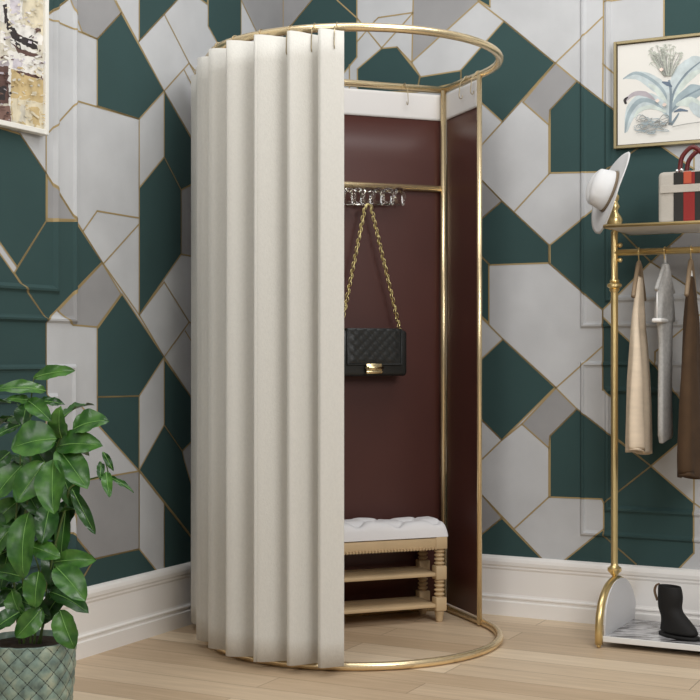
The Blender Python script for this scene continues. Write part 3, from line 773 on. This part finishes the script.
# botanical print
OFF = .005
def ur(px, py, off=.028): return wuv(px, py, ER, off, NR)
u0, z1 = ur(613.5, 42); _, z0 = ur(613.5, 149); u1 = u0+.50
pic = thing('framed_print', K0+ER*(u0+.25)+NR*.02+UP*z0, 'framed botanical print of grey-blue leaves in a thin gold frame on the right wall', 'picture')
bm = bmesh.new(); frame_bars(bm, u0, u1, z0, z1, ER, NR, .011, .004, .026); obj('frame', bm, 'picgold', pic, smooth=False)
bm = bmesh.new(); frame_bars(bm, u0+.009, u1-.009, z0+.009, z1-.009, ER, NR, .005, .004, .019); obj('inner_lip', bm, 'picdark', pic, smooth=False)
bm = bmesh.new(); box(bm, K0+ER*(u0+u1)/2+UP*(z0+z1)/2+NR*.014, ER, NR, UP, u1-u0-.02, .014, z1-z0-.02); paperbm = bm
LP = .0214
layer = [0]
def brush(spine, widths, m, n=7):
    P = [V(ur(*s, .0214)).to_3d() for s in spine]; P = catmull(P, n)
    L = []; Rr = []
    for i, p in enumerate(P):
        t = (P[min(i+1, len(P)-1)]-P[max(i-1, 0)]).normalized(); nn = V((-t.y, t.x, 0)); k = i/(len(P)-1)*(len(widths)-1); j = min(int(k), len(widths)-2)
        w = (widths[j]+(widths[j+1]-widths[j])*(k-j))/265/2; w *= 1+.12*noise.noise(p*60)
        L.append(p+nn*w); Rr.append(p-nn*w)
    layer[0] += 1; off = .0212+.00006*layer[0]
    bm = brushbm[m] = brushbm.get(m) or bmesh.new()
    A = [bm.verts.new(K0+ER*q.x+UP*q.y+NR*off) for q in L]; B = [bm.verts.new(K0+ER*q.x+UP*q.y+NR*off) for q in Rr]
    for i in range(len(A)-1): bm.faces.new((A[i], A[i+1], B[i+1], B[i]))
brushbm = {}
st = (671, 112)
brush([st,(667,95),(655,84),(640,76),(625,78)], [3,10,13,9,1], 'pale_blue'); brush([st,(664,92),(652,80),(636,73),(623,79)], [1,2.5,3,3,1], 'blue_grey')
brush([(670,108),(662,97),(655,88),(648,84)], [1,5,4,1], 'mint')
brush([st,(672,95),(682,75),(695,64),(706,60)], [3,10,17,16,2], 'pale_blue'); brush([st,(674,92),(686,74),(700,62)], [1,2,2,1], 'slate'); brush([(673,102),(682,86),(694,74),(704,70)], [1,5,6,1], 'mint')
brush([st,(680,100),(693,92),(706,90)], [2,10,15,3], 'blue_grey'); brush([st,(684,98),(702,88)], [1,2,1], 'slate'); brush([(676,105),(690,102),(704,110)], [2,10,8], 'mint'); brush([(690,103),(697,110),(706,116)], [4,10,8], 'pale_blue')
brush([(669,118),(662,106),(645,100),(632,110),(626,132)], [3,9,15,12,2], 'pale_blue'); brush([(669,117),(655,103),(640,101),(629,114),(625,133)], [1,3,5,4,1], 'blue_grey'); brush([(666,112),(652,107),(640,110),(634,118)], [2,4,4,1], 'mint')
brush([(655,100),(645,94),(634,94),(625,101)], [1,5,4,2], 'mauve'); brush([(628,97),(625,100),(626,104)], [1,3,2], 'charcoal')
brush([(669,80),(671,95),(670,125)], [2,2.5,3], 'slate'); brush([(662,82),(668,84),(672,87)], [1,4,1], 'navy'); brush([(674,112),(680,110),(688,111)], [1,3,1], 'navy'); brush([(671,125),(676,118),(679,113)], [3,2,1], 'slate')
random.seed(5)
for i in range(46):
    a = random.uniform(-1, 1); r = random.uniform(6, 22); bx, by = 667+a*18*.4, 72
    x = 666+a*16; y = 45+abs(a)*4+random.uniform(0, 16)
    brush([(668+a*4, 76),(667+a*9+random.uniform(-2,2),(y+76)/2),(x,y)], [.5,.45,.35], 'sage' if i % 3 else 'ink', 3)
    brush([(x-2,y+random.uniform(-2,2)),(x,y-1),(x+2,y+random.uniform(-2,2))], [.4,1.2,.4], 'sage', 2)
for i in range(30):
    x = random.uniform(634, 662); y = random.uniform(119, 133); 
    brush([(x,y),(x+random.uniform(2,8),y+random.uniform(-5,5)),(x+random.uniform(6,14),y+random.uniform(-3,3)),(x+random.uniform(-2,6),y+random.uniform(-1,4))], [.4,.7,.7,.3], 'ink' if i % 2 else 'blue_grey', 3)
for x, y in ((658,101),(665,105),(662,70)): brush([(x-2,y),(x,y),(x+2,y)], [1,4,1], 'blush', 2)
brush([(673,127),(688,124),(704,122)], [.6,.6,.6], 'ink', 3)
def merge(base, first, parts):
    ms = [first]
    for m, b in parts:
        ms.append(m)
        for f in b.faces: f.material_index = len(ms)-1
        me = bpy.data.meshes.new('tmp'); b.to_mesh(me); b.free(); base.from_mesh(me); bpy.data.meshes.remove(me)
    return base, ms
bm, ms = merge(paperbm, 'artpaper', list(brushbm.items())); obj('painted_paper', bm, ms, pic, smooth=False)

# abstract canvas on the left wall
def ul(px, py, off=.03): return wuv(px, py, EL, off, NL)
lu0, lz0 = ul(48, 135.5); lu1 = lu0+.72; lz1 = lz0+.82
can = thing('framed_painting', K0+EL*(lu0+.36)+NL*.02+UP*lz0, 'abstract cream, ochre and brown painting in a white frame on the left wall', 'picture')
bm = bmesh.new(); frame_bars(bm, lu0, lu1, lz0, lz1, EL, NL, .016, .005, .030); obj('frame', bm, 'picwhite', can, smooth=False)
bm = bmesh.new(); box(bm, K0+EL*(lu0+lu1)/2+UP*(lz0+lz1)/2+NL*.016, EL, NL, UP, lu1-lu0-.03, .016, lz1-lz0-.03); canbm = bm
brushbm2 = {}; lay2 = [0]
def dab(poly, m, jag=1.2):
    P = [V(p) for p in poly]; out = []
    for i in range(len(P)):
        a, b = P[i], P[(i+1) % len(P)]; n = max(2, int((b-a).length/2.0))
        for k in range(n):
            q = a+(b-a)*(k/n); d = noise.noise_vector(V((q.x*.35, q.y*.35, lay2[0])))
            out.append(V((q.x+d.x*jag, q.y+d.y*jag)))
    lay2[0] += 1; off = .0243+.00003*lay2[0]; bm = brushbm2[m] = brushbm2.get(m) or bmesh.new()
    lim = lu0+.0165
    pts = []
    for q in out:
        u, z = ul(q.x, q.y, .025); pts.append((min(lu1-.0165, max(lim, u)), max(lz0+.0165, min(lz1-.0165, z))))
    f = bm.faces.new([bm.verts.new(K0+EL*u+UP*z+NL*off) for u, z in pts])
dab([(-30,-20),(24,-20),(22,18),(8,24),(-30,10)], 'chalk'); dab([(22,-20),(44,-20),(44,30),(24,22)], 'sand'); dab([(10,-5),(20,-5),(20,14),(11,16)], 'lilac'); dab([(24,22),(44,20),(44,40),(30,36)], 'sand')
dab([(8,20),(30,26),(44,36),(42,46),(20,36),(8,28)], 'chalk'); dab([(6,14),(9,22),(20,35),(38,42),(39,50),(22,45),(12,38),(7,28)], 'charcoal', 1.8)
dab([(10,38),(28,47),(38,52),(30,56),(12,48)], 'chalk', 2); dab([(11,42),(20,49),(40,55),(43,58),(20,55)], 'umber', 1.4); dab([(14,40),(20,44),(22,50),(17,48)], 'charcoal', 1)
dab([(-20,30),(8,34),(10,60),(-20,62)], 'putty'); dab([(8,50),(30,56),(44,62),(44,78),(28,74),(8,68)], 'chalk', 2.4); dab([(12,58),(24,60),(20,70),(12,68)], 'lilac', 1.5); dab([(-20,60),(9,60),(9,66),(-20,68)], 'mauve', 1.5)
dab([(-30,68),(9,66),(9,104),(-30,100)], 'umber'); dab([(-30,88),(6,86),(5,100),(-30,98)], 'charcoal', 1.5); dab([(-30,104),(10,106),(12,127),(-30,122)], 'cocoa'); dab([(8,66),(12,68),(12,106),(9,106)], 'chalk', 1.4)
dab([(11,69),(44,78),(44,134),(14,128),(11,110)], 'ochre'); dab([(12,98),(44,103),(44,134),(14,129)], 'sand', 2); dab([(20,104),(26,104),(26,124),(20,122)], 'putty', 2); dab([(32,106),(40,108),(40,126),(32,124)], 'ochre', 2)
dab([(14,70),(32,74),(42,76),(43,80),(36,78),(20,74)], 'umber', 1.2); dab([(3,5),(7,4),(8,22),(5,24)], 'charcoal', 1); dab([(0,30),(5,32),(6,46),(1,42)], 'chalk', 1.5)
random.seed(21)
for i in range(300):
    x = random.uniform(-20, 44); y = random.uniform(-10, 128); L = random.uniform(1, 6); w = random.uniform(.5, 2.2); a = random.uniform(-.5, .7)
    low = y > 66
    if low and x > 10: c = random.choice(['sand','ochre','ochre','sand','putty'])
    elif low: c = random.choice(['umber','cocoa','mauve','umber','charcoal'])
    elif y > 28: c = random.choice(['chalk','lilac','mauve','chalk','putty','umber','charcoal'])
    else: c = random.choice(['chalk','sand','lilac','putty'])
    dx, dy = math.cos(a)*L, math.sin(a)*L
    dab([(x,y),(x+dx,y+dy),(x+dx-w*math.sin(a),y+dy+w),(x-w*math.sin(a),y+w)], c, .7)
bm, ms = merge(canbm, 'putty', list(brushbm2.items())); obj('painted_canvas', bm, ms, can, smooth=False)

# ------------------------------------------------------------------ potted plant
PD = 3.5; pc = V(((29-HX)/F*PD, PD, 0)); PR_ = .1175; PH = .252
pot = thing('plant_pot', pc, 'green-grey glazed pot with a diamond pattern in the front left corner', 'pot')
def potr(z): k = z/PH; return PR_*(.80+.20*math.sin(min(1, k*1.05)*PI/2)**.9)
NS = 160; NZ = 64
def potfn(u, q):
    z = q*PH; r = potr(z)
    a = u*2*PI; s = a/(2*PI)*16; t = z/.046
    d1 = abs(((s+t) % 1)-.5)*2; d2 = abs(((s-t) % 1)-.5)*2          # 1 at the lines
    g = max(d1, d2); groove = max(0, (g-.86)/.14)
    bul = (1-d1**2)*(1-d2**2)
    r += .0042*bul-.004*groove*0
    return pc+V((math.cos(a)*r, math.sin(a)*r, z))
bm = bmesh.new()
g = grid(bm, potfn, NS*2, NZ*2, closed_u=True)
for f in bm.faces:
    c = f.calc_center_median()-pc; a = math.atan2(c.y, c.x); s = a/(2*PI)*16; t = c.z/.046
    m = max(abs(((s+t) % 1)-.5)*2, abs(((s-t) % 1)-.5)*2)
    f.material_index = 1 if m > .945 else 0
rim = [g[i][-1] for i in range(NS*2)]
i1 = [bm.verts.new(pc+(v.co-pc)*1.0) for v in rim]
for v in i1: d = V((v.co.x-pc.x, v.co.y-pc.y, 0)); v.co = pc+d*.92+UP*PH
i2 = [bm.verts.new(v.co-UP*.05) for v in i1]
for i in range(NS*2):
    j = (i+1) % (NS*2); bm.faces.new((rim[i], rim[j], i1[j], i1[i])); bm.faces.new((i1[i], i1[j], i2[j], i2[i]))
bm.faces.new([g[i][0] for i in range(NS*2)][::-1])
obj('vessel', bm, ['pot','grout'], pot)
pl = thing('potted_plant', pc+UP*(PH-.03), 'bushy plant with glossy oval green leaves growing in the glazed pot', 'plant')
bm = bmesh.new()
def soil(u, q):
    r = PR_*.915*q; a = 2*PI*u; return pc+V((math.cos(a)*r, math.sin(a)*r, PH-.014+.006*noise.noise(V((math.cos(a)*r*40, math.sin(a)*r*40, 1)))*min(1,(1-q)*5)))
grid(bm, soil, 40, 14, closed_u=True); obj('soil', bm, 'soil', pl)
random.seed(11)
def leaf(base, tip, wpx, nrm, curl=.10, dark=False, wid=None):
    """base, tip in world; wpx: width in metres; nrm: approximate normal of the blade"""
    d = tip-base; L = d.length; t = d.normalized(); n = (nrm-t*nrm.dot(t)).normalized(); s = t.cross(n).normalized()
    nu, nv = 17, 9
    def blade(q, v, lift=0):
        w = wpx/2*(math.sin(PI*min(1, q**.95))**.56)*(1 if q < .6 else (1-.25*(q-.6)))*.97
        if q <= 0 or q >= 1: w = .0003
        x = (v-.5)*2
        ripple = (.0030*math.sin(q*13+x*2.0+L*90)+.0015*math.sin(q*31+x*5))*abs(x)
        return base+t*(q*L)+s*(x*w)+n*(L*curl*4*q*(1-q)*.6-L*curl*.9*q*q+abs(x)**1.6*w*.34+ripple+lift)
    bm = bmesh.new()
    grid(bm, lambda a, b: blade(a, b), nu, nv, mi=0)
    # midrib and side veins
    tube(bm, [blade(k/12, .5, .0006) for k in range(12)], [.0013*(1-k/14)+.0002 for k in range(12)], 5)
    for f in bm.faces[(nu-1)*(nv-1):] if False else []: pass
    bm.faces.ensure_lookup_table()
    for i in range((nu-1)*(nv-1), len(bm.faces)): bm.faces[i].material_index = 1
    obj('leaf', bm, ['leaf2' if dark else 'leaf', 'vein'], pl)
# each leaf as it stands: base pixel, tip pixel, width in pixels, depth shift, tone
Lv = [((34,378),(73,369),15,0,0),((46,391),(-5,387),15,-.02,0),((46,391),(14,382),7,.03,1),((38,402),(64,403),10,.02,1),((32,401),(8,398),9,0,0),((28,401),(49,418),18,-.02,0),((27,404),(22,426),19,.02,1),
      ((57,439),(10,446),39,-.07,0),((62,438),(58,409),21,-.03,0),((73,430),(106,418),27,-.05,0),((57,447),(99,443),26,-.03,0),((58,449),(87,487),28,-.06,0),((45,462),(16,502),29,-.06,0),((54,459),(52,513),32,-.08,0),
      ((22,466),(-10,502),30,-.05,0),((20,425),(-8,437),10,.03,1),((72,489),(95,534),13,-.02,1),((103,452),(113,470),7,0,1),((101,462),(100,479),8,.01,1),((106,472),(109,495),11,-.01,0),((108,477),(133,490),6,0,1),
      ((29,512),(20,578),30,-.07,0),((50,505),(42,543),24,-.03,1),((66,508),(60,562),15,0,1),((30,546),(60,557),19,-.06,0),((54,562),(94,559),20,-.06,0),((56,567),(85,599),27,-.08,0),((39,571),(34,608),25,-.07,0),
      ((22,577),(-8,570),18,-.02,1),((50,592),(88,610),20,-.03,1),((60,610),(74,649),26,-.09,0),((42,608),(16,638),22,-.08,0),((20,612),(-8,630),20,-.05,1),((18,600),(50,616),20,-.02,1),((12,528),(-12,560),22,-.03,0),
      ((60,470),(74,506),24,.02,1),((20,480),(40,515),24,.03,1),((30,520),(70,540),26,.03,1),((10,545),(0,590),24,.02,1),((60,540),(50,585),26,.03,1),((25,585),(-2,605),20,.03,1),((10,452),(-10,470),18,.02,1),
      ((70,500),(60,530),22,.04,1),((5,500),(25,540),26,.04,1),((30,440),(50,470),28,.05,1),((20,500),(-12,528),24,.03,0),((70,575),(48,600),20,.03,1),((35,430),(75,455),22,.04,1),((12,590),(22,620),20,-.03,0),((64,590),(40,624),20,.02,1)]
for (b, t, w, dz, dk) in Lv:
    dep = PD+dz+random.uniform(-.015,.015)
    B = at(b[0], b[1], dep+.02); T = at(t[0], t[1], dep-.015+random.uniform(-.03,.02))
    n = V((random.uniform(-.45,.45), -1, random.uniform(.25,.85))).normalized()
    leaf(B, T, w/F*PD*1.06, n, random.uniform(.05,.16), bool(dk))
# a ring of leaves on the far side, so that the bush is round
for i in range(26):
    a = random.uniform(0, PI); z = random.uniform(.33, .88); r = random.uniform(.02, .10)
    b = pc+V((math.cos(a)*r, math.sin(a)*r, z)); t = b+V((math.cos(a)*.085, math.sin(a)*.085, random.uniform(-.07,.04)))
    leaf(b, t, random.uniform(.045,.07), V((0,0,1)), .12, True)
for base, mids in (((24,640),[(24,600),(22,540),(30,480),(30,420),(32,392),(34,378)]), ((34,640),[(40,590),(46,540),(52,490),(57,445),(70,430)]), ((20,640),[(14,580),(16,520),(20,466),(22,425)]),
                   ((38,640),[(52,590),(56,562),(56,540)]), ((40,640),[(52,560),(66,505),(72,486),(98,477),(108,474),(103,455)]), ((30,640),[(36,600),(40,575),(32,545),(28,512)])):
    bm = bmesh.new(); P = [at(*p, PD+.015) for p in [base]+mids]; P[0].z = PH-.02
    Q = catmull(P, 5); tube(bm, Q, [.0036*(1-.6*k/len(Q)) for k in range(len(Q))], 7); obj('stem', bm, 'stem', pl)

# ------------------------------------------------------------------ camera, light
cam = bpy.data.cameras.new('camera'); co = bpy.data.objects.new('camera', cam); C.objects.link(co)
co.location = (0,0,H); co.rotation_euler = (PI/2,0,0); cam.sensor_width = 36; cam.lens = 36*F/700; cam.shift_y = 5/700; cam.clip_start = .05
bpy.context.scene.camera = co
def area(loc, tgt, sx, sy, power, col=(1,1,1)):
    l = bpy.data.lights.new('area', 'AREA'); l.shape = 'RECTANGLE'; l.size = sx; l.size_y = sy; l.energy = power; l.color = col
    o = bpy.data.objects.new('added_area_light', l); C.objects.link(o); o.location = loc  # unseen area light added to brighten the scene; no window stands here
    o.rotation_euler = (V(tgt)-V(loc)).to_track_quat('-Z', 'Y').to_euler(); return o
area((1.5, 1.2, 2.4), (-.2, 5.0, .7), 1.5, 1.2, 59, (1,.995,.985))
area((-1.5, .6, 2.2), (.4, 5.0, .9), 1.2, 1.4, 26, (1,.995,.985))
area((.35, 3.6, 3.3), (.1, 5.2, 1.2), 2.8, 1.0, 36, (1,1,1))
w = bpy.data.worlds.new('world'); bpy.context.scene.world = w; w.use_nodes = True; nt = w.node_tree
bg = nt.nodes['Background']; tc = nt.nodes.new('ShaderNodeTexCoord'); sp = nt.nodes.new('ShaderNodeSeparateXYZ'); rp_ = nt.nodes.new('ShaderNodeValToRGB')
nt.links.new(tc.outputs['Generated'], sp.inputs[0])
mr = nt.nodes.new('ShaderNodeMapRange'); mr.inputs['From Min'].default_value = -1; mr.inputs['From Max'].default_value = 1
nt.links.new(sp.outputs['Z'], mr.inputs['Value']); nt.links.new(mr.outputs['Result'], rp_.inputs['Fac'])
e = rp_.color_ramp.elements; e[0].position = .3; e[0].color = (.20,.18,.16,1); e[1].position = .8; e[1].color = (1,1,1,1)
k = e.new(.5); k.color = (.42,.41,.40,1); k = e.new(.62); k.color = (.6,.6,.6,1)
nt.links.new(rp_.outputs['Color'], bg.inputs['Color']); bg.inputs['Strength'].default_value = .42
vs_ = bpy.context.scene.view_settings; vs_.view_transform = 'Standard'; vs_.look = 'None'; vs_.gamma = 1; vs_.use_curve_mapping = False; vs_.exposure = 0
